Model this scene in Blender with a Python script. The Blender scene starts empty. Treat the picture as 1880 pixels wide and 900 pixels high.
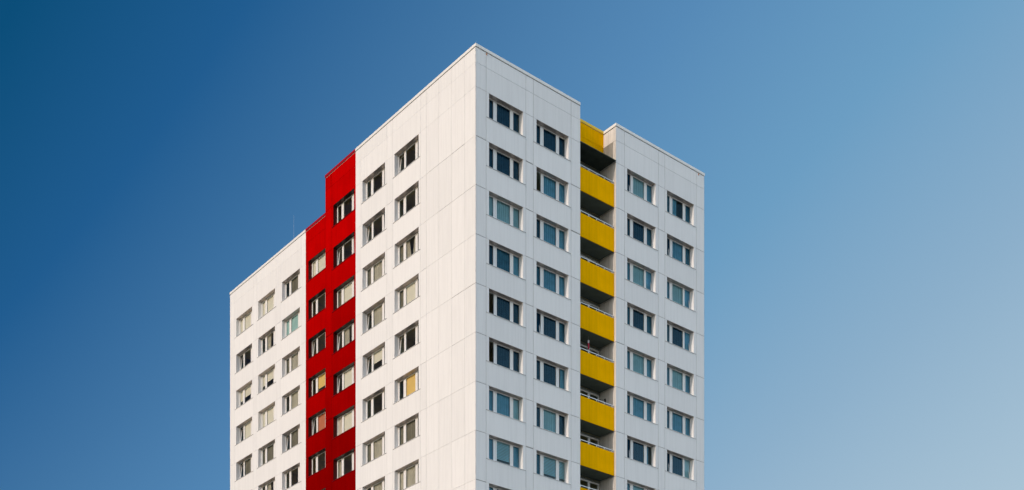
import bpy, bmesh, math, random
from mathutils import Vector, Matrix
random.seed(11)
C = bpy.context.scene.collection

# ------------------------------------------------------------------ camera, sky, sun, exposure
FPX, HORIZON = 2370.44, 1749.0                 # focal length and horizon line measured on the photograph (px of 1880x900)
ANG = math.atan(1964.0 / FPX)                  # how far the right-hand front turns away from the camera
EYE = 1.6
ux, uy = math.cos(ANG), math.sin(ANG)
cam_d = bpy.data.cameras.new('camera'); cam = bpy.data.objects.new('camera', cam_d); C.objects.link(cam)
cam.location = (0, 0, EYE); cam.rotation_euler = (math.radians(90), 0, 0)
cam_d.sensor_fit = 'HORIZONTAL'; cam_d.sensor_width = 36; cam_d.lens = FPX / 1880 * 36
cam_d.shift_y = (HORIZON - 450) / 1880.0
cam_d.clip_end = 6000
bpy.context.scene.camera = cam

SUN_EL, SUN_G = math.radians(19), math.radians(5.0)
sx, sy = -ux, -uy                              # facing the sunlit front, turned a little towards the shaded one
nx, ny = uy, -ux
dx = sx * math.cos(SUN_G) + nx * math.sin(SUN_G); dy = sy * math.cos(SUN_G) + ny * math.sin(SUN_G)
sun_dir = Vector((dx * math.cos(SUN_EL), dy * math.cos(SUN_EL), math.sin(SUN_EL)))
sd = bpy.data.lights.new('sun', 'SUN'); so = bpy.data.objects.new('sun', sd); C.objects.link(so)
sd.energy = 2.0; sd.angle = math.radians(0.5); sd.color = (1.0, 0.835, 0.715)
so.rotation_euler = sun_dir.to_track_quat('Z', 'Y').to_euler(); so.location = (-30, -30, 60)

w = bpy.data.worlds.new('World'); bpy.context.scene.world = w; w.use_nodes = True
nt = w.node_tree; nt.nodes.clear()
sky = nt.nodes.new('ShaderNodeTexSky'); sky.sky_type = 'NISHITA'; sky.sun_disc = False
sky.sun_elevation = SUN_EL; sky.sun_rotation = math.atan2(dx, dy)
sky.air_density = 1.0; sky.dust_density = 1.3; sky.ozone_density = 2.0; sky.altitude = 100
SKY_STR = 0.15; EXPO = -0.06; SKY_FILL = 0.54
bg = nt.nodes.new('ShaderNodeBackground'); bg.inputs['Strength'].default_value = SKY_STR
wo = nt.nodes.new('ShaderNodeOutputWorld')
# the clear sky opposite the sun deepens to polarised dark blue on one side and pales on the other and towards the
# horizon: a ramp over world directions, taken over smoothly by the plain Nishita sky behind the viewer
def wn(t, **k):
    n = nt.nodes.new(t)
    for a_, b_ in k.items(): setattr(n, a_, b_)
    return n
def wm(op, a_, b_, c_=None):
    n = wn('ShaderNodeMath', operation=op)
    for i, v in enumerate((a_, b_, c_)):
        if v is None: continue
        if isinstance(v, (int, float)): n.inputs[i].default_value = v
        else: nt.links.new(v, n.inputs[i])
    return n.outputs[0]
tcw = wn('ShaderNodeTexCoord'); sp = wn('ShaderNodeSeparateXYZ'); nt.links.new(tcw.outputs['Generated'], sp.inputs[0])
X, Yv, Z = sp.outputs
t_ = wm('MULTIPLY_ADD', X, .35913, .80056)
t_ = wm('MULTIPLY_ADD', Z, -.61190, t_)
t_ = wm('MULTIPLY_ADD', wm('MULTIPLY', X, X), -.29760, t_)
t_ = wm('MULTIPLY_ADD', wm('MULTIPLY', X, Z), .37027, t_)
def ss_(v, a_, b_):                            # unseen sky low on the right, brightened to lift the shaded front
    n = wn('ShaderNodeMapRange', interpolation_type='SMOOTHSTEP'); nt.links.new(v, n.inputs['Value'])
    n.inputs['From Min'].default_value = a_; n.inputs['From Max'].default_value = b_; return n.outputs[0]
t_ = wm('MULTIPLY_ADD', wm('MULTIPLY', ss_(X, .40, .85), wm('SUBTRACT', 1.0, ss_(Z, .10, .55))), SKY_FILL, t_)
mrw = wn('ShaderNodeMapRange'); nt.links.new(t_, mrw.inputs['Value'])
mrw.inputs['From Min'].default_value = .26; mrw.inputs['From Max'].default_value = 1.06
rp_ = wn('ShaderNodeValToRGB'); nt.links.new(mrw.outputs[0], rp_.inputs[0]); cr = rp_.color_ramp
cols_ = [(.0035, .0757, .192), (.0150, .1068, .278), (.0530, .1750, .366), (.0930, .2500, .470), (.1493, .3402, .5455), (.2640, .4300, .5950), (.3980, .5482, .6669), (.62, .74, .82), (.90, 1.02, 1.12), (1.22, 1.36, 1.48), (1.5, 1.66, 1.8)]
while len(cr.elements) < len(cols_): cr.elements.new(.5)
for i, c in enumerate(cols_): cr.elements[i].position = i * .1; cr.elements[i].color = (c[0] / 2, c[1] / 2, c[2] / 2, 1)
sc_ = wn('ShaderNodeVectorMath', operation='SCALE'); nt.links.new(rp_.outputs[0], sc_.inputs[0]); sc_.inputs['Scale'].default_value = 2 / SKY_STR / 2 ** EXPO
fw = wn('ShaderNodeMapRange', interpolation_type='SMOOTHSTEP'); nt.links.new(Yv, fw.inputs['Value'])
fw.inputs['From Min'].default_value = -.1; fw.inputs['From Max'].default_value = .55
rw = wn('ShaderNodeMapRange', interpolation_type='SMOOTHSTEP'); nt.links.new(X, rw.inputs['Value'])
rw.inputs['From Min'].default_value = -.05; rw.inputs['From Max'].default_value = .5
lw_ = wn('ShaderNodeMapRange', interpolation_type='SMOOTHSTEP'); nt.links.new(wm('MULTIPLY', Yv, -1.0), lw_.inputs['Value'])
lw_.inputs['From Min'].default_value = -.05; lw_.inputs['From Max'].default_value = .6; lw_.inputs['To Min'].default_value = 1; lw_.inputs['To Max'].default_value = 0
mxw = wn('ShaderNodeMix', data_type='RGBA'); nt.links.new(wm('MAXIMUM', wm('MAXIMUM', fw.outputs[0], rw.outputs[0]), lw_.outputs[0]), mxw.inputs['Factor'])
nt.links.new(sky.outputs[0], mxw.inputs['A']); nt.links.new(sc_.outputs[0], mxw.inputs['B'])
nt.links.new(mxw.outputs['Result'], bg.inputs['Color']); nt.links.new(bg.outputs[0], wo.inputs[0])
vs = bpy.context.scene.view_settings
vs.view_transform = 'Standard'; vs.look = 'None'; vs.exposure = EXPO; vs.gamma = 1.0; vs.use_curve_mapping = False
bpy.context.scene.cycles.max_bounces = 8
bpy.context.scene.cycles.transparent_max_bounces = 12

# ------------------------------------------------------------------ materials
def mat(name, col, rough=0.6, metal=0.0, spec=0.4, tone=0.0, noise=0.0, nscale=3.0, streak=0.0, bump=0.0, bscale=20.0, transl=0.0):
    m = bpy.data.materials.new(name); m.use_nodes = True; t = m.node_tree; p = t.nodes['Principled BSDF']
    p.inputs['Roughness'].default_value = rough; p.inputs['Metallic'].default_value = metal
    p.inputs['Specular IOR Level'].default_value = spec
    rgb = t.nodes.new('ShaderNodeRGB'); rgb.outputs[0].default_value = (*col, 1)
    cur = rgb.outputs[0]
    tc = t.nodes.new('ShaderNodeTexCoord')
    def mul(fac_out, lo, hi):
        nonlocal cur
        mr = t.nodes.new('ShaderNodeMapRange'); mr.inputs['To Min'].default_value = lo; mr.inputs['To Max'].default_value = hi
        t.links.new(fac_out, mr.inputs['Value'])
        mx = t.nodes.new('ShaderNodeMix'); mx.data_type = 'RGBA'; mx.blend_type = 'MULTIPLY'; mx.inputs['Factor'].default_value = 1
        t.links.new(cur, mx.inputs['A']); t.links.new(mr.outputs[0], mx.inputs['B']); cur = mx.outputs['Result']
        return mr
    if tone:
        a = t.nodes.new('ShaderNodeAttribute'); a.attribute_name = 'tone'; mul(a.outputs['Fac'], 1 - tone, 1 + tone * .4)
    if noise:
        n = t.nodes.new('ShaderNodeTexNoise'); n.inputs['Scale'].default_value = nscale; n.inputs['Detail'].default_value = 6
        t.links.new(tc.outputs['Object'], n.inputs['Vector']); mr = mul(n.outputs['Fac'], 1 - noise, 1 + noise * .5)
        mr.inputs['From Min'].default_value = .3; mr.inputs['From Max'].default_value = .7
    if streak:
        mp = t.nodes.new('ShaderNodeMapping'); mp.inputs['Scale'].default_value = (2.6, 2.6, .12)
        n = t.nodes.new('ShaderNodeTexNoise'); n.inputs['Scale'].default_value = 2.5; n.inputs['Detail'].default_value = 8
        t.links.new(tc.outputs['Object'], mp.inputs[0]); t.links.new(mp.outputs[0], n.inputs['Vector'])
        mr = mul(n.outputs['Fac'], 1 - streak, 1.0); mr.inputs['From Min'].default_value = .38; mr.inputs['From Max'].default_value = .56
    t.links.new(cur, p.inputs['Base Color'])
    if bump:
        n = t.nodes.new('ShaderNodeTexNoise'); n.inputs['Scale'].default_value = bscale; n.inputs['Detail'].default_value = 4
        t.links.new(tc.outputs['Object'], n.inputs['Vector'])
        b = t.nodes.new('ShaderNodeBump'); b.inputs['Strength'].default_value = bump; b.inputs['Distance'].default_value = .02
        t.links.new(n.outputs['Fac'], b.inputs['Height']); t.links.new(b.outputs[0], p.inputs['Normal'])
    if transl:
        tr = t.nodes.new('ShaderNodeBsdfTranslucent'); t.links.new(cur, tr.inputs['Color'])
        ms = t.nodes.new('ShaderNodeMixShader'); ms.inputs[0].default_value = transl
        t.links.new(p.outputs[0], ms.inputs[1]); t.links.new(tr.outputs[0], ms.inputs[2])
        t.links.new(ms.outputs[0], t.nodes['Material Output'].inputs[0])
    return m
M = {}
M['white'] = mat('white cladding', (.835, .835, .835), rough=.55, spec=.3, tone=.035, noise=.015, nscale=.7, streak=.04, bump=.05, bscale=2.0)
M['red'] = mat('red cladding', (.48, .0006, .0008), rough=.75, spec=.0, tone=.14, noise=.10, nscale=.8, streak=.08, bump=.05, bscale=2.0)
M['yellow'] = mat('yellow cladding', (1.0, .50, .001), rough=.7, spec=.0, tone=.04, noise=.07, nscale=1.2, streak=.08, bump=.05, bscale=4)
M['joint'] = mat('joint behind cladding', (.40, .39, .38), rough=.9, spec=.1, noise=.3, nscale=4)
M['joint_red'] = mat('red joint', (.16, .004, .004), rough=.9, spec=.0, noise=.2, nscale=4)
M['reveal_shade'] = mat('dark red brown reveal lining', (.075, .006, .006), rough=.5, spec=.2, noise=.15, nscale=3)  # darker copy of the red cladding, reveal shade put into the colour
M['coping'] = mat('white sheet metal coping', (.84, .83, .81), rough=.4, spec=.5, noise=.04, nscale=2)
M['coping_red'] = mat('red sheet metal coping', (.34, .002, .008), rough=.5, spec=.15, noise=.04, nscale=2)
M['coping_yellow'] = mat('yellow sheet metal coping', (.84, .55, .02), rough=.4, spec=.4, noise=.04, nscale=2)
M['soffit'] = mat('brushed metal soffit', (.48, .41, .37), rough=.32, metal=.35, spec=.5, noise=.35, nscale=1.6)
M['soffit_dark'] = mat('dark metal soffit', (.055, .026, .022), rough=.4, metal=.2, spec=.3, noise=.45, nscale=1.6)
M['frame'] = mat('white window plastic', (.82, .81, .80), rough=.35, spec=.5, noise=.03, nscale=3)
M['sill'] = mat('aluminium sill', (.66, .66, .66), rough=.4, metal=.3, noise=.06, nscale=4)
M['metal'] = mat('galvanised steel', (.55, .57, .58), rough=.4, metal=.6, noise=.1, nscale=6)
M['concrete'] = mat('grey concrete', (.15, .185, .165), rough=.9, spec=.2, noise=.15, nscale=2, bump=.2)
M['canopy'] = mat('dark stained canopy underside', (.055, .075, .065), rough=.8, spec=.2, noise=.4, nscale=2)  # darker than the concrete: shade of the underside put into the colour
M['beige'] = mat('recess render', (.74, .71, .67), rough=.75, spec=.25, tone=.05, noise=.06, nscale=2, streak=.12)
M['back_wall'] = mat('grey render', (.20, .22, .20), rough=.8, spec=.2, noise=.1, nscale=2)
M['room'] = mat('interior paint', (.80, .72, .50), rough=.9, spec=.1, noise=.2, nscale=.6)
M['roof'] = mat('roofing felt', (.09, .09, .09), rough=.95, noise=.2, nscale=1)
M['sheer'] = mat('sheer curtain', (.72, .66, .57), rough=.9, spec=.1, noise=.1, nscale=3, transl=.3)
M['sheer_blue_shade'] = mat('blue sheer curtain', (.17, .48, .70), rough=.9, spec=.1, noise=.15, nscale=3, transl=.3)  # sheer for the shaded front, blue sky light put into the cloth colour
M['grey_blue_shade'] = mat('dark teal curtain', (.04, .20, .33), rough=.9, spec=.1, noise=.3, nscale=3, transl=.2)  # grey curtain for the shaded front, blue sky light mixed into its colour
M['pale_blue_shade'] = mat('light blue net curtain', (.42, .72, .82), rough=.9, spec=.1, noise=.12, nscale=2, transl=.3)  # net for the shaded front, its blue is sky light painted in
M['dark_blue_shade'] = mat('navy curtain', (.004, .045, .10), rough=.9, spec=.1, noise=.4, nscale=2.5, transl=.1)  # blue of dark, sky-reflecting panes put into near-black cloth
M['grey_curtain'] = mat('grey curtain', (.30, .27, .21), rough=.9, spec=.1, noise=.2, nscale=4, transl=.2)
M['blind'] = mat('pale roller blind', (.80, .72, .63), rough=.8, spec=.2, noise=.05, nscale=2)
M['teal_blind'] = mat('pale teal roller blind', (.36, .55, .56), rough=.8, spec=.2, noise=.1, nscale=2)
M['yellow_blind'] = mat('yellow roller blind', (.85, .56, .20), rough=.8, spec=.2, noise=.05, nscale=2)
M['terracotta_blind'] = mat('terracotta roller blind', (.62, .20, .10), rough=.8, spec=.2, noise=.1, nscale=2)
M['leaf'] = mat('leaf', (.05, .10, .03), rough=.6, noise=.3, nscale=20)
M['fabric_red'] = mat('red nylon', (.60, .03, .08), rough=.7, noise=.05)
M['fabric_white'] = mat('white nylon', (.75, .75, .75), rough=.7, noise=.05)
M['black'] = mat('black plastic', (.02, .02, .02), rough=.5, noise=.1)
M['rust'] = mat('rusty clip', (.45, .16, .05), rough=.7, noise=.2, nscale=30)

# the red coat is deeper lower down, brighter near the roof
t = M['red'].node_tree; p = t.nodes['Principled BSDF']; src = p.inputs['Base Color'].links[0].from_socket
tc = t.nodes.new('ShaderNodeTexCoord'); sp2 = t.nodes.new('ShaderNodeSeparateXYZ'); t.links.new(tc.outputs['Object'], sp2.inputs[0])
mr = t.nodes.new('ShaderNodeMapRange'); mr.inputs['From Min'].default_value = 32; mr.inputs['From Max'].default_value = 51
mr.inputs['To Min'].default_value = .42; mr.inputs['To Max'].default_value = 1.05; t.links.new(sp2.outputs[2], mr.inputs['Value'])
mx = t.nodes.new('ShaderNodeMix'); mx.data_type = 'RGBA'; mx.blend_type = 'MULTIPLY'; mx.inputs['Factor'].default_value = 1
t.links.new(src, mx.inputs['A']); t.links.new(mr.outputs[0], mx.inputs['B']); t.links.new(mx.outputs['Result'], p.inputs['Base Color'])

def glass_mat(name, tint, rmin):
    m = bpy.data.materials.new(name); m.use_nodes = True; t = m.node_tree; t.nodes.clear()
    out = t.nodes.new('ShaderNodeOutputMaterial')
    tr = t.nodes.new('ShaderNodeBsdfTransparent'); tr.inputs[0].default_value = (*tint, 1)
    gl = t.nodes.new('ShaderNodeBsdfGlossy'); gl.inputs['Roughness'].default_value = .02; gl.inputs[0].default_value = (.38, .74, 1.0, 1)
    fr = t.nodes.new('ShaderNodeFresnel'); fr.inputs['IOR'].default_value = 1.5
    mr = t.nodes.new('ShaderNodeMath'); mr.operation = 'MULTIPLY_ADD'; mr.inputs[1].default_value = .48; mr.inputs[2].default_value = rmin
    mr.use_clamp = True
    tc = t.nodes.new('ShaderNodeTexCoord'); n = t.nodes.new('ShaderNodeTexNoise'); n.inputs['Scale'].default_value = 1.4
    b = t.nodes.new('ShaderNodeBump'); b.inputs['Strength'].default_value = .12; b.inputs['Distance'].default_value = .02
    t.links.new(tc.outputs['Object'], n.inputs['Vector']); t.links.new(n.outputs['Fac'], b.inputs['Height']); t.links.new(b.outputs[0], gl.inputs['Normal'])
    mx = t.nodes.new('ShaderNodeMixShader')
    t.links.new(fr.outputs[0], mr.inputs[0]); t.links.new(mr.outputs[0], mx.inputs[0])
    t.links.new(tr.outputs[0], mx.inputs[1]); t.links.new(gl.outputs[0], mx.inputs[2]); t.links.new(mx.outputs[0], out.inputs[0])
    return m
M['glass'] = glass_mat('window glass', (.86, .88, .84), .01)

# ------------------------------------------------------------------ mesh helpers
class MB:
    def __init__(s): s.v = []; s.f = []; s.t = []; s.m = []
    def quad(s, pts, tone=.5, mi=0):
        n = len(s.v); s.v += [tuple(p) for p in pts]; s.f.append(tuple(range(n, n + len(pts)))); s.t.append(tone); s.m.append(mi)
    def box(s, x0, x1, y0, y1, z0, z1, tone=.5, mi=0, xf=None, skip=()):
        P = [Vector((x, y, z)) for x in (x0, x1) for y in (y0, y1) for z in (z0, z1)]
        if xf: P = [xf(p) for p in P]
        n = len(s.v); s.v += [tuple(p) for p in P]
        for k, q in enumerate(((0, 1, 3, 2), (4, 6, 7, 5), (0, 4, 5, 1), (2, 3, 7, 6), (0, 2, 6, 4), (1, 5, 7, 3))):
            if k in skip: continue
            s.f.append(tuple(n + i for i in q)); s.t.append(tone); s.m.append(mi)
    def tube(s, a, b, r, n=8, r2=None):
        a = Vector(a); b = Vector(b); r2 = r if r2 is None else r2
        d = (b - a).normalized(); e = d.orthogonal().normalized(); g = d.cross(e)
        A = [a + (e * math.cos(2 * math.pi * i / n) + g * math.sin(2 * math.pi * i / n)) * r for i in range(n)]
        B = [b + (e * math.cos(2 * math.pi * i / n) + g * math.sin(2 * math.pi * i / n)) * r2 for i in range(n)]
        for i in range(n): j = (i + 1) % n; s.quad((A[i], A[j], B[j], B[i]))
        s.quad(A[::-1]); s.quad(B)
    def mesh(s, name, mats):
        me = bpy.data.meshes.new(name); me.from_pydata(s.v, [], s.f)
        for m in (mats if isinstance(mats, (list, tuple)) else [mats]): me.materials.append(m)
        at = me.attributes.new('tone', 'FLOAT', 'FACE')
        for i, t in enumerate(s.t): at.data[i].value = t
        for i, k in enumerate(s.m): me.polygons[i].material_index = k
        me.update(); return me
def link(name, me, parent=None, loc=None, rot=None, label=None):
    o = bpy.data.objects.new(name, me); C.objects.link(o)
    if parent: o.parent = parent
    if loc: o.location = loc
    if rot: o.rotation_euler = rot
    if label: o['label'] = label
    return o

# ------------------------------------------------------------------ dimensions (metres, building axes: x along the shaded front, y along the sunlit front)
ST = 2.8
Y0 = FPX * ST / 90.2; X0 = (873.4 - 940) / FPX * Y0
ZT = EYE + 18.51 * ST
def lv(s): return ZT - s * ST                 # level s storeys below the roof edge
LIN, SIL, TOPJ = .872, 1.379, .378
NK = 18                                        # storeys
XA, XB, XE = 8.086, 11.123, 19.29
YS, YE, SET = 16.266, 34.25, 2.3
YR0, YR1 = 12.559, 22.707                      # red stretch of the sunlit front
ALC = 1.45
WW, WH = 2.56, (SIL - LIN) * ST
RV = .30                                       # depth of the window reveals

bld = bpy.data.objects.new('apartment_tower', None); C.objects.link(bld)
bld.location = (X0, Y0, 0); bld.rotation_euler = (0, 0, ANG)
bld['label'] = 'white panelled apartment tower with a bright red stretch and a column of yellow balconies'
bld['category'] = 'apartment building'

# ------------------------------------------------------------------ cladding
GAP, TH = .010, .020
def gap_h():                                   # some horizontal joints have opened wider than others
    r = random.random()
    return .012 if r < .7 else (.018 if r < .93 else .026)
def facade(mb, o, ud, nd, strips, fine=1.0, zb=0.0):
    """strips: (u0, u1, kind, win0) kind 'p' plain or 'w' window strip; win0 = u of opening; first row first"""
    def F(u, d, z): return Vector((o[0] + ud[0] * u + nd[0] * d, o[1] + ud[1] * u + nd[1] * d, z))
    def panel(u0, u1, z0, z1, g):
        a, b, c, e = u0 + g[0], u1 - g[1], z0 + g[2], z1 - g[3]
        t = random.random()
        mb.quad((F(a, 0, c), F(b, 0, c), F(b, 0, e), F(a, 0, e)), t)
        for q in (((a, c), (b, c)), ((b, c), (b, e)), ((b, e), (a, e)), ((a, e), (a, c))):
            mb.quad((F(q[0][0], 0, q[0][1]), F(q[1][0], 0, q[1][1]), F(q[1][0], TH, q[1][1]), F(q[0][0], TH, q[0][1])), t)
    U0, U1 = strips[0][0], strips[-1][1]; GAP = .010 * fine
    ztop = ZT - .21
    for i, (u0, u1, kind, w0) in enumerate(strips):
        gl = 0 if i == 0 else GAP; gr = 0 if i == len(strips) - 1 else GAP
        if kind == 'p':
            lev = [ztop, lv(TOPJ)] + [lv(LIN + k) for k in range(NK)] + [zb]
            gh = [0] + [gap_h() * fine for _ in lev[2:]] + [0]; gh[1] = .006 * fine; gh[2] = .008 * fine
            for k in range(len(lev) - 1):
                panel(u0, u1, lev[k + 1], lev[k], (gl, gr, gh[k + 1], gh[k]))
            mb.quad((F(u0, TH, zb), F(u1, TH, zb), F(u1, TH, ZT - .1), F(u0, TH, ZT - .1)), .5, 1)
            mb.quad((F(u0, TH + RV, zb), F(u1, TH + RV, zb), F(u1, TH + RV, ZT - .1), F(u0, TH + RV, ZT - .1)), .5, 1)
        else:
            w1 = w0 + WW
            panel(u0, u1, lv(TOPJ), ztop, (gl, gr, .006 * fine, 0))
            for k in range(NK):
                zl, zs = lv(LIN + k), lv(SIL + k)
                above = lv(TOPJ) if k == 0 else lv(SIL + k - 1)
                panel(u0, u1, zl, above, (gl, gr, .004, .006 * fine if k == 0 else .030))
                panel(u0, w0, zs, zl, (gl, 0, .009 * fine, .008 * fine)); panel(w1, u1, zs, zl, (0, gr, .009 * fine, .008 * fine))
                t = random.random()
                for q in (((w0, zs), (w0, zl)), ((w1, zl), (w1, zs)), ((w1, zs), (w0, zs)), ((w0, zl), (w1, zl))):
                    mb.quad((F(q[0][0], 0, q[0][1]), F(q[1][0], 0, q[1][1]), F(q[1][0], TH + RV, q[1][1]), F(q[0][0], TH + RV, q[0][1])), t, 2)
                for d in (TH, TH + RV):
                    mb.quad((F(u0, d, zs), F(w0, d, zs), F(w0, d, zl), F(u0, d, zl)), .5, 1)
                    mb.quad((F(w1, d, zs), F(u1, d, zs), F(u1, d, zl), F(w1, d, zl)), .5, 1)
                    ab = ZT - .1 if k == 0 else lv(SIL + k - 1)
                    mb.quad((F(u0, d, zl), F(u1, d, zl), F(u1, d, ab), F(u0, d, ab)), .5, 1)
            zs = lv(SIL + NK - 1)
            panel(u0, u1, zb, zs, (gl, gr, 0, .034))
            for d in (TH, TH + RV): mb.quad((F(u0, d, zb), F(u1, d, zb), F(u1, d, zs), F(u0, d, zs)), .5, 1)
X_, Y_ = (1, 0), (0, 1); NX_, NY_ = (-1, 0), (0, -1)
white = MB()
facade(white, (0, 0), X_, Y_, [(0, .757, 'p', 0), (.757, 3.75, 'w', .970), (3.75, 4.32, 'p', 0), (4.32, 7.337, 'w', 4.570), (7.337, XA, 'p', 0)], 1.3)
facade(white, (0, 0), X_, Y_, [(XB, 11.866, 'p', 0), (11.866, 14.913, 'w', 12.105), (14.913, 15.519, 'p', 0), (15.519, 18.522, 'w', 15.720), (18.522, XE, 'p', 0)], 1.3)
facade(white, (0, 0), Y_, X_, [(0, 1.028, 'p', 0), (1.028, 2.278, 'p', 0), (2.278, 3.544, 'p', 0), (3.544, 4.78, 'p', 0), (4.78, 5.394, 'p', 0),
        (5.394, 8.352, 'w', 5.587), (8.352, 8.993, 'p', 0), (8.993, 11.948, 'w', 9.200), (11.948, YR0, 'p', 0)], .52)
facade(white, (SET, 0), Y_, X_, [(YR1, 23.294, 'p', 0), (23.294, 26.29, 'w', 23.53), (26.29, 26.95, 'p', 0), (26.95, 29.93, 'w', 27.14),
        (29.93, 30.46, 'p', 0), (30.46, 33.50, 'w', 30.665), (33.50, YE, 'p', 0)], .42)
facade(white, (XE, 0), Y_, NX_, [(u * YE / 12, (u + 1) * YE / 12, 'p', 0) for u in range(12)])
facade(white, (0, YE), X_, NY_, [(SET + u * (XE - SET) / 6, SET + (u + 1) * (XE - SET) / 6, 'p', 0) for u in range(6)])
link('wall', white.mesh('wall', [M['white'], M['joint'], M['white']]), bld, label='white panelled cladding with thin joints')
red = MB()
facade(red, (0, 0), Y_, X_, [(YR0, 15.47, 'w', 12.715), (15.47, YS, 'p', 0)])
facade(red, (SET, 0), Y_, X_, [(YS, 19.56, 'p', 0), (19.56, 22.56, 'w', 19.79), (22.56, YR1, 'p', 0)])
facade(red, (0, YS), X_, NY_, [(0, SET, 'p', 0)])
link('wall', red.mesh('red_wall', [M['red'], M['joint_red'], M['reveal_shade']]), bld, label='bright red stretch of the cladding')
# balcony recess: side walls, back wall, yellow attic wall
alc = MB()
def side(mb, x, nd, lo=0.0):
    cuts = [0, .155, .695, ALC]
    for a, b in zip(cuts, cuts[1:]):
        lev = [ZT - .21, lv(TOPJ)] + [lv(LIN + k) for k in range(NK)] + [lo]
        for z1, z0 in zip(lev, lev[1:]):
            g0 = 0 if a == 0 else .008; t = random.random()
            mb.quad([(x, a + g0, z0 + .01), (x, b - .008, z0 + .01), (x, b - .008, z1 - .01), (x, a + g0, z1 - .01)], t)
    mb.quad([(x + nd * TH, 0.02, lo), (x + nd * TH, ALC, lo), (x + nd * TH, ALC, ZT - .1), (x + nd * TH, 0.02, ZT - .1)], .5, 1)
side(alc, XB, 1); side(alc, XA, -1)
link('recess_wall', alc.mesh('recess_wall', [M['beige'], M['joint']]), bld, label='pale side walls of the balcony recess')
DOOR0, DOOR1 = XA + .55, XB - .02
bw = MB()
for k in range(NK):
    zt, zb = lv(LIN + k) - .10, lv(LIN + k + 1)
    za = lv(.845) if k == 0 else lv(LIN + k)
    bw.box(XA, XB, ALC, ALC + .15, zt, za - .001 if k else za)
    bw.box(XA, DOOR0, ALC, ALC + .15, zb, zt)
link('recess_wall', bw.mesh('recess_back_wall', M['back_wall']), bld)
yw = MB()
for (z0, z1) in ((lv(.845) + .04, lv(TOPJ) - .008), (lv(TOPJ) + .008, ZT - .19)):
    yw.box(XA, XB, 1.12, 1.16, z0, z1)
yw.box(XA, XB, 1.17, 1.4, lv(.845) + .05, ZT - .1, mi=1)
link('wall', yw.mesh('yellow_attic_wall', [M['yellow'], M['joint']]), bld, label='yellow wall above the top balcony')

# ------------------------------------------------------------------ copings, roof
def coping(name, segs, m, lab=None):
    mb = MB(); zc = ZT - .165
    for (x0, x1, y0, y1) in segs: mb.box(x0, x1, y0, y1, zc, ZT)
    o = link('coping', mb.mesh(name, m), bld, label=lab)
OV, CW = .03, .36
coping('coping_white', [(-OV, XA, -OV, CW), (-OV, CW, CW, YR0), (XB - OV, XE + OV, -OV, CW), (XE - CW, XE + OV, CW, YE + OV),
        (SET - OV, XE - CW, YE - CW, YE + OV), (SET - OV, SET + CW, YR1, YE - CW), (XB - OV, XB + .2, CW, 1.12 - OV - .005), (XA - .2, XA + .01, CW, 1.085)], M['coping'])
coping('coping_red', [(-OV, CW, YR0, YS + OV), (SET - OV, SET + CW, YS + OV, YR1), (CW, SET + CW, YS - CW, YS + OV - .002)], M['coping_red'], 'red roof edge coping')
coping('coping_yellow', [(XA, XB, 1.12 - OV, 1.45)], M['coping_yellow'], 'yellow roof edge coping')
cg = MB(); zc0, zc1 = ZT - .215, ZT - .164     # dark shadow gap under the coping
g = .012
for (x0, x1, y0, y1) in [(g, XA, g, .3), (g, .3, .3, YS), (XB + g, XE - g, g, .3), (SET + g, SET + .3, YS, YE - g), (XA, XB, 1.135, 1.3)]:
    cg.box(x0, x1, y0, y1, zc0, zc1)
link('coping_gap', cg.mesh('coping_gap', M['joint']), bld)
rf = MB()
rf.box(.36, XA - .2, .36, 3, ZT - .75, ZT - .6); rf.box(XB + .2, XE - .36, .36, 3, ZT - .75, ZT - .6)
rf.box(.36, XE - .36, 3, YS - .36, ZT - .75, ZT - .6); rf.box(XA - .2, XB + .2, 1.41, 3, ZT - .75, ZT - .6)
rf.box(SET + .36, XE - .36, YS - .36, YE - .36, ZT - .75, ZT - .6)
link('roof', rf.mesh('roof', M['roof']), bld)

# ------------------------------------------------------------------ inside: floors, partitions
fl = MB(); I = RV + TH + .02
for k in range(NK + 1):
    z = lv(SIL + k) - .85
    if k == NK: break
    fl.box(I, XA - .06, I, 6, z - .2, z); fl.box(XB + .06, XE - I, I, 6, z - .2, z); fl.box(XA - .06, XB + .06, ALC + .17, 6, z - .2, z)
    fl.box(I, 6, 6, YS - .06, z - .2, z); fl.box(SET + I, 7, YS - .06, YE - I, z - .2, z)
pt = MB(); zt = ZT - .8
for x in (4.03, XA - .3, XB + .3, 15.2): pt.box(x, x + .15, I, 6, 0.02, zt)
for y in (4.9, 8.6, 12.2, 15.6): pt.box(I, 6, y, y + .15, 0.02, zt)
for y in (19.6, 22.9, 26.6, 30.2): pt.box(SET + I, 7, y, y + .15, 0.02, zt)
pt.box(6.01, 6.2, 6.01, YS, 0.02, zt); pt.box(6.21, XE - I, 6.01, 6.2, 0.02, zt); pt.box(7.01, 7.2, YS + .01, YE - I, 0.02, zt)
fl.box(I, 6, I, YS - .06, ZT - 1.3, ZT - 1.15) ; fl.box(6.02, XE - I, ALC + .2, 6, ZT - 1.3, ZT - 1.15); fl.box(SET + I, 7, YS, YE - I, ZT - 1.3, ZT - 1.15)
link('floor_slabs', fl.mesh('floor_slabs', M['room']), bld)
link('inner_walls', pt.mesh('inner_walls', M['room']), bld)

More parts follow.
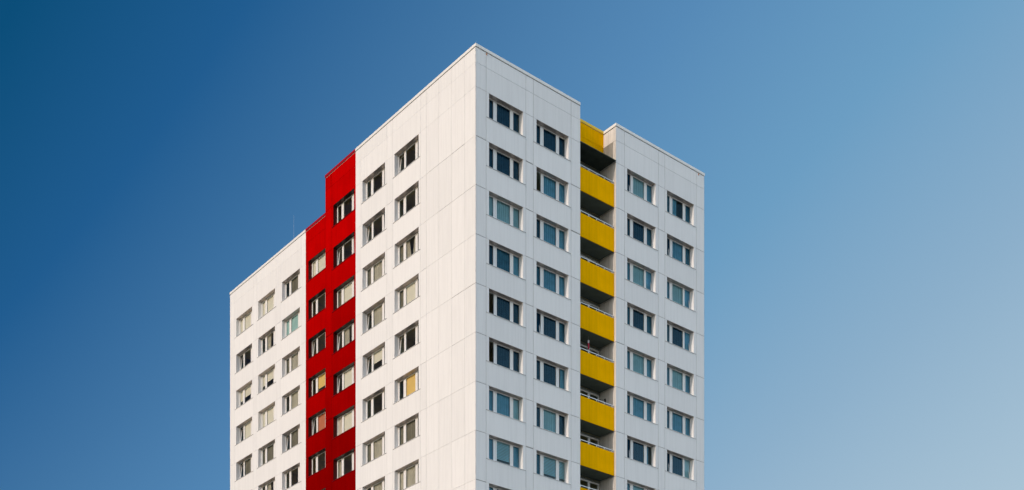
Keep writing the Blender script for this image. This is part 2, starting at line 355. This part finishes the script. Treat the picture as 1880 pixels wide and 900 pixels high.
# ------------------------------------------------------------------ windows (local axes: x to the right as seen from outside, y inwards, z up; origin at the sill's left end)
SASH = [(.02, .61), (.74, 1.87), (1.99, WW - .008)]
STILES = [(.085, .058), (.07, .058), (.06, .028)]
HS, SW = .02, .060
YF0, YF1 = RV, RV + .07
def sash_xf(kind, a, b):
    if kind == 't':
        ang = math.radians(6.5)
        return lambda p: Vector((p.x, YF0 + .035 + (p.y - YF0 - .035) * math.cos(ang) + (p.z - .04) * math.sin(ang), .04 + (p.z - .04) * math.cos(ang) - (p.y - YF0 - .035) * math.sin(ang)))
    if kind in 'oO':
        ang = math.radians(75); h = b if kind == 'O' else a
        s = -1 if kind == 'O' else 1
        return lambda p: Vector((h + (p.x - h) * math.cos(ang) , YF0 + .05 + abs(p.x - h) * math.sin(ang) + (p.y - YF0) * .3, p.z))
    return None
cache = {}
def frame_mesh(st):
    if ('f', st) in cache: return cache[('f', st)]
    f, g, ss, sg = MB(), MB(), MB(), []
    e = .0
    f.box(e, HS, YF0, YF1, 0, WH); f.box(WW - .008, WW - e, YF0, YF1, 0, WH)
    f.box(HS, WW - HS, YF0, YF1, 0, .04); f.box(HS, WW - HS, YF0, YF1, WH - .03, WH)
    f.box(.61, .74, YF0 + .004, YF1, .04, WH - .03); f.box(1.87, 1.99, YF0 + .004, YF1, .04, WH - .03)
    moved = False
    for (a, b), (wl, wr), k in zip(SASH, STILES, st):
        z0, z1 = .04, WH - .03
        tgt = f if k == '-' else ss
        xf = sash_xf(k, a, b); y0, y1 = YF0 - .008, YF0 + .05
        w = SW if k == '-' else .055
        if k != '-': wl = wr = .055
        if k != '-': moved = True; y0, y1 = YF0 + .02, YF0 + .06
        for (p0, p1, q0, q1) in ((a, a + wl, z0, z1), (b - wr, b, z0, z1), (a + wl, b - wr, z0, z0 + w), (a + wl, b - wr, z1 - w * .7, z1)):
            tgt.box(p0, p1, y0, y1, q0, q1, xf=xf)
        yp = YF0 + (.006 if k == '-' else .035)
        P = [Vector((x, yp, z)) for x, z in ((a + wl * .9, z0 + w * .8), (b - wr * .9, z0 + w * .8), (b - wr * .9, z1 - w * .5), (a + wl * .9, z1 - w * .5))]
        if xf:
            P = [xf(p) for p in P]; q1 = MB(); q1.quad(P); sg.append(q1.mesh('sash_glass', M['glass']))
        else: g.quad(P)
    r = (f.mesh('window_frame', M['frame']), g.mesh('window_glass', M['glass']), ss.mesh('open_sash', M['frame']) if moved else None, sg)
    cache[('f', st)] = r; return r
sl = MB(); sl.box(-.12, WW + .14, -.034, RV + .0, -.022, -.002)
SILL = sl.mesh('sill', M['sill'])
slr = MB(); slr.box(-.12, WW + .14, -.045, RV, -.022, -.002); SILLR = slr.mesh('sill_red', M['coping_red'])
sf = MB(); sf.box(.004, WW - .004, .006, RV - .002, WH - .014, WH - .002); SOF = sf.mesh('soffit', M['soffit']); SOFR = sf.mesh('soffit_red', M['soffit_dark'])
ZONE = [(.02, .66), (.68, 1.92), (1.94, WW - .005)]
def curtain_mesh(kind, zi, seed, cool):
    """kind: C sheer, G grey curtain, B pale blind, H half blind, J half terracotta, Y yellow, T terracotta, E teal, S slats, V parted, K curtain on half the pane"""
    rnd = random.Random(seed); a, b = ZONE[zi]; mb = MB(); y = YF1 + .035
    z0, z1 = -.05, WH + .05
    if kind in 'NLCGK':
        if kind == 'K':
            if rnd.random() < .5: b = a + (b - a) * .5
            else: a = b - (b - a) * .5
        n = int((b - a) / .022); ph = rnd.random() * 6; fr = rnd.uniform(34, 55)
        pts = [(a + (b - a) * i / n, y + (.008 if kind in 'NL' or (cool and seed % 2) else .022) * math.sin(fr * (b - a) * i / n + ph) + .012 * math.sin(fr * 2.3 * i / n + ph)) for i in range(n + 1)]
        for p, q in zip(pts, pts[1:]): mb.quad(((p[0], p[1], z0), (q[0], q[1], z0), (q[0], q[1], z1), (p[0], p[1], z1)))
        return mb.mesh('curtain', M['dark_blue_shade'] if kind == 'N' else M['pale_blue_shade'] if kind == 'L' else M[('grey_blue_shade' if cool else 'grey_curtain') if kind == 'G' else ('sheer_blue_shade' if cool else 'sheer')])
    if kind == 'V':
        n = 40; c = (a + b) / 2
        for s in (0, 1):
            rows = []
            for j in range(13):
                z = z1 + (z0 - z1) * j / 12; open_ = .03 + .27 * (1 - j / 12) ** 1.1
                e0, e1 = (a, c - open_) if s == 0 else (c + open_, b)
                rows.append([(e0 + (e1 - e0) * i / n, y + .02 * math.sin(i * 1.3), z) for i in range(n + 1)])
            for r0, r1 in zip(rows, rows[1:]):
                for i in range(n): mb.quad((r0[i], r0[i + 1], r1[i + 1], r1[i]))
        return mb.mesh('curtain', M['sheer'])
    if kind == 'S':
        z = z1
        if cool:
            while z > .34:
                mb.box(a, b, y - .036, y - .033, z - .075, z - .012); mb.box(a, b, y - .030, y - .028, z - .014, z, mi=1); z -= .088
            return mb.mesh('blind', [M['pale_blue_shade'], M['grey_blue_shade']])
        while z > .02:
            mb.box(a, b, y - .035, y - .006, z - .036, z - .030, xf=None); mb.quad(((a, y - .035, z - .036), (b, y - .035, z - .036), (b, y - .01, z - .005), (a, y - .01, z - .005))); z -= .062
        return mb.mesh('blind', M['blind'])
    bottom = {'B': z0, 'H': WH * rnd.uniform(.42, .55), 'J': WH * .38, 'Y': .10, 'T': z0, 'E': .10}[kind]
    mm = {'B': 'blind', 'H': 'blind', 'J': 'yellow_blind', 'Y': 'yellow_blind', 'T': 'terracotta_blind', 'E': 'teal_blind'}[kind]
    mb.box(a, b, y - .03, y - .027, bottom, z1); mb.box(a, b, y - .036, y - .022, bottom - .025, bottom)
    return mb.mesh('roller_blind', M[mm])
LABELS = {'Y': 'drawn yellow roller blind', 'T': 'drawn terracotta roller blind', 'J': 'half drawn orange yellow blind', 'E': 'pale teal blind', 'S': 'slatted blind', 'V': 'parted curtain'}
NAMES = {'N': 'curtain', 'L': 'curtain', 'C': 'curtain', 'G': 'curtain', 'K': 'curtain', 'V': 'curtain', 'S': 'slatted_blind'}
def window(side_, u, k, fill, st, d=0.0, red_=False):
    z = lv(SIL + k)
    if side_ == 'R': loc, rot = (u, d, z), (0, 0, 0)
    else: loc, rot = (d, u + WW, z), (0, 0, -math.pi / 2)
    fm, gm, sm, sgl = frame_mesh(st)
    w = link('window', fm, bld, loc, rot)
    link('glass_pane', gm, w)
    for q1 in sgl: link('glass_pane', q1, w)
    link('sill', SILLR if red_ else SILL, w); link('soffit', SOFR if red_ else SOF, w)
    if sm: link('sash', sm, w, label='sash tilted inwards' if 't' in st else 'sash swung open')
    for i, c in enumerate(fill):
        if c == '.' and side_ == 'R' and st[i] != 'o': c = 'N'  # bare panes of the shaded front get the blue-dark cloth
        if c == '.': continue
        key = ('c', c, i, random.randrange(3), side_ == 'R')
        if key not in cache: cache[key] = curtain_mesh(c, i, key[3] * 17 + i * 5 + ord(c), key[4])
        link(NAMES.get(c, 'roller_blind'), cache[key], w, label=LABELS.get(c))
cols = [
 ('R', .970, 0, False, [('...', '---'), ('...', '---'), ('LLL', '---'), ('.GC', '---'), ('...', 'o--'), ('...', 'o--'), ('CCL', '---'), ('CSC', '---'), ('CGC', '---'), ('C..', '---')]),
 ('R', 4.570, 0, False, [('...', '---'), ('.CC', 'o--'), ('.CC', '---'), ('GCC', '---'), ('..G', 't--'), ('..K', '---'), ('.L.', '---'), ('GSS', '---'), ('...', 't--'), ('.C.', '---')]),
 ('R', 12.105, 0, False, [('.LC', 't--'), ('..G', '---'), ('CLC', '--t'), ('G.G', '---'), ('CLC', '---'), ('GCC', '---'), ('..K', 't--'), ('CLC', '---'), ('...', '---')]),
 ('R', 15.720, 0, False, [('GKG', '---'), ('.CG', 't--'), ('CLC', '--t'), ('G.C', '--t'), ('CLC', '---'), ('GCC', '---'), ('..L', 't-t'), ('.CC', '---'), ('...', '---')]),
 ('L', 5.587, 0, False, [('...', 't--'), ('...', '---'), ('GVG', '---'), ('GBG', '---'), ('...', 't--'), ('.Y.', '---'), ('GGG', '---'), ('CCC', '---'), ('...', '---')]),
 ('L', 9.200, 0, False, [('...', '---'), ('...', 't-t'), ('GCC', '---'), ('.C.', 't--'), ('.H.', 't--'), ('...', '---'), ('GCG', '---'), ('.C.', '---'), ('...', '---')]),
 ('L', 12.715, 0, True, [('...', '---'), ('...', 't-t'), ('GB.', '---'), ('.K.', 't--'), ('.BC', 't-t'), ('CBC', 'o--'), ('K..', '---'), ('...', '---')]),
 ('L', 19.79, SET, True, [('BB.', '---'), ('...', '---'), ('...', 't--'), ('.J.', '---'), ('.T.', 't--'), ('...', '---'), ('.C.', '---'), ('...', '---')]),
 ('L', 23.53, SET, False, [('.GG', '---'), ('EEE', '---'), ('GCG', '---'), ('.C.', '---'), ('.GG', 't--'), ('...', '---'), ('.C.', '---')]),
 ('L', 27.14, SET, False, [('BBB', '---'), ('.KG', '---'), ('HHH', '---'), ('BBB', '---'), ('GGG', '---'), ('.KG', '---'), ('...', '---')]),
 ('L', 30.665, SET, False, [('BBB', '---'), ('...', 't--'), ('HHH', '---'), ('.BB', 't--'), ('.GG', 't--'), ('.C.', '---'), ('...', '---')]),
]
low_f, low_g = MB(), MB()
for s, u, d, rd, rows in cols:
    for k, (fill, st) in enumerate(rows): window(s, u, k, fill, st, d, rd)
    for k in range(len(rows), NK):              # rows hidden below the picture: one simple mass
        z = lv(SIL + k)
        if s == 'R': xf = (lambda p, u=u, d=d, z=z: Vector((u + p.x, d + p.y, z + p.z)))
        else: xf = (lambda p, u=u, d=d, z=z: Vector((d + p.y, u + WW - p.x, z + p.z)))
        for (a, b) in ((0, .09), (.54, .80), (1.76, 2.02), (WW - .09, WW)): low_f.box(a, b, YF0, YF1, 0, WH, xf=xf)
        low_f.box(.01, WW - .01, YF0 + .01, YF1 - .01, 0, .09, xf=xf); low_f.box(.01, WW - .01, YF0 + .01, YF1 - .01, WH - .07, WH, xf=xf)
        low_g.quad([xf(Vector(p)) for p in ((.02, YF0 + .04, .02), (WW - .02, YF0 + .04, .02), (WW - .02, YF0 + .04, WH - .02), (.02, YF0 + .04, WH - .02))])
lw = link('window', low_f.mesh('lower_windows', M['frame']), bld); lw['kind'] = 'stuff'
lg = link('glass_pane', low_g.mesh('lower_glass', M['glass']), lw); lg['kind'] = 'stuff'

# ------------------------------------------------------------------ balconies
PD = .146
PX1 = XB - .03
bs = MB(); bs.box(XA + .003, PX1 - .004, PD + .05, ALC - .003, 0.0, .17)                       # slab; origin z = panel bottom
SLABM = bs.mesh('balcony_slab', M['concrete'])
bp = MB(); bp.box(XA + .002, PX1, PD, PD + .045, 0, (1.855 - 1.344) * ST); PANM = bp.mesh('balcony_panel', M['yellow'])
br = MB(); zr = (1.855 - 1.344) * ST
br.box(XA + .002, PX1 + .02, PD + .0, PD + .05, zr + .10, zr + .145)
for x in (8.25, 8.922, 9.597, 10.27, 10.926): br.box(x - .025, x + .025, PD + .012, PD + .04, zr - .0, zr + .10)
RAILM = br.mesh('balcony_rail', M['metal'])
DW = DOOR1 - DOOR0; DH = 2.45
df, dg = MB(), MB()
yd = ALC + .03
for (a, b) in ((0, .07), (10.11 - DOOR0, 10.297 - DOOR0), (DW - .14, DW)): df.box(a, b, yd, yd + .07, 0, DH)
for (a, b) in ((.07, 10.11 - DOOR0), (10.297 - DOOR0, DW - .14)):
    df.box(a, b, yd + .003, yd + .067, DH - .10, DH); df.box(a, b, yd + .003, yd + .067, 0, .10)
    dg.quad(((a, yd + .04, .1), (b, yd + .04, .1), (b, yd + .04, DH - .1), (a, yd + .04, DH - .1)))
df.box(.07, 10.11 - DOOR0, yd + .003, yd + .067, .85, .95)
DFM = df.mesh('balcony_door', M['frame']); DGM = dg.mesh('door_glass', M['glass'])
dk = MB(); dk.box(.02, .5, yd + .15, yd + .16, 0, DH); dk2 = dk.mesh('door_curtain', M['sheer'])
for k in range(NK - 1):
    z = lv(1.855 + k)
    b = link('balcony', SLABM, bld, (0, 0, z)); link('front_panel', PANM, b); link('handrail', RAILM, b)
    dd = link('balcony_door', DFM, bld, (DOOR0, 0, lv(LIN + k) - .10 - DH)); link('glass_pane', DGM, dd)
    if k in (1, 5): link('curtain', dk2, dd)
# canopy over the top balcony
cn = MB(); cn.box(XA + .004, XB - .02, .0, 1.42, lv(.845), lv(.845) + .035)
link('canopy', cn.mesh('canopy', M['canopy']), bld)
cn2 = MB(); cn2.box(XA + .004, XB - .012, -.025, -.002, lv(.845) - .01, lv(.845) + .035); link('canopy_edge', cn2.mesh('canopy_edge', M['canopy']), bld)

# ------------------------------------------------------------------ roof rods, clips, side-wall fixture
def rod(x, y, h):
    mb = MB(); mb.tube((0, 0, 0), (0, 0, h), .005, 5, .003); mb.box(-.05, .05, -.05, .05, -.03, .01)
    link('lightning_rod', mb.mesh('lightning_rod', M['metal']), bld, (x, y, ZT))
rod(.1, .1, .22); rod(4.95, .1, .2); rod(5.5, .1, .12); rod(XE - .9, .1, .12)
rod(SET + .12, 24.6, 1.9)
cl = MB(); cl.box(-.03, .03, -.02, 0, -.12, 0); clm = cl.mesh('clip', M['rust'])
link('coping_clip', clm, bld, (.80, -.002, ZT - .215)); link('coping_clip', clm, bld, (XE - .55, -.002, ZT - .215))
fx = MB(); fx.box(-.05, 0, -.04, .04, 0, .26); fx.box(-.08, -.05, -.03, .03, .17, .25)
link('wall_lamp', fx.mesh('wall_lamp', M['black']), bld, (XB - .002, .95, lv(6.14)))

# ------------------------------------------------------------------ things on the balconies
def B2W(x, y, z): return (X0 + ux * x - uy * y, Y0 + uy * x + ux * y, z)
ws = bpy.data.objects.new('windsock', None); C.objects.link(ws); ws.location = B2W(9.42, .7, lv(4.855) + .0)
ws['label'] = 'small red and white windsock hanging under a balcony slab'; ws['category'] = 'windsock'
a = MB(); a.tube((0, 0, 0), (0, 0, -.25), .004, 5); a.tube((0, 0, -.25), (0, 0, -.42), .055, 12, .052); link('top_band', a.mesh('windsock_top', M['fabric_white']), ws)
a = MB(); a.tube((0, 0, -.42), (.01, 0, -.78), .052, 12, .045); link('tail', a.mesh('windsock_tail', M['fabric_red']), ws)
pl = bpy.data.objects.new('planter', None); C.objects.link(pl); pl.location = B2W(10.45, .30, lv(1.344) - .12); pl.rotation_euler = (0, 0, ANG)
pl['label'] = 'planter with thin green shoots behind the rail of the top balcony'; pl['category'] = 'planter'
a = MB(); a.box(-.35, .35, -.08, .08, 0, .16); a.box(-.37, .37, -.10, -.08, .13, .165); link('box', a.mesh('planter_box', M['black']), pl)
a = MB(); rp = random.Random(4)
for i in range(16):
    x = rp.uniform(-.32, .32); h = rp.uniform(.12, .36); e = Vector((x + rp.uniform(-.08, .08), rp.uniform(-.05, .05), .16 + h))
    a.tube((x, 0, .15), e, .005, 4)
    for j in range(7):
        c = Vector((x, 0, .16)).lerp(e, rp.uniform(.3, 1)); d = Vector((rp.uniform(-1, 1), rp.uniform(-1, 1), rp.uniform(-.2, 1))).normalized() * rp.uniform(.04, .07)
        q = d.orthogonal().normalized() * .018
        a.quad((c, c + d * .5 + q, c + d, c + d * .5 - q))
link('shoots', a.mesh('planter_shoots', M['leaf']), pl)

# ------------------------------------------------------------------ ground
gm = MB(); n = 24; S_ = 2600
for i in range(n):
    for j in range(n):
        x0, x1 = -S_ + 2 * S_ * i / n, -S_ + 2 * S_ * (i + 1) / n; y0, y1 = -S_ + 2 * S_ * j / n, -S_ + 2 * S_ * (j + 1) / n
        gm.quad(((x0, y0, 0), (x1, y0, 0), (x1, y1, 0), (x0, y1, 0)))
M['ground'] = mat('dry grass and worn earth', (.27, .25, .19), rough=.95, spec=.1, noise=.4, nscale=.15, bump=.3, bscale=3)
g_ = link('ground', gm.mesh('ground', M['ground'])); g_['kind'] = 'structure'
M['paving'] = mat('pale paving', (.42, .39, .35), rough=.9, spec=.1, noise=.2, nscale=.5, bump=.2, bscale=5)
pv = MB(); R_ = lambda x, y: Vector(B2W(x, y, .02))
pv.quad((R_(-14, -14), R_(30, -14), R_(30, 44), R_(-14, 44)))
p_ = link('paved_yard', pv.mesh('paved_yard', M['paving'])); p_['kind'] = 'structure'
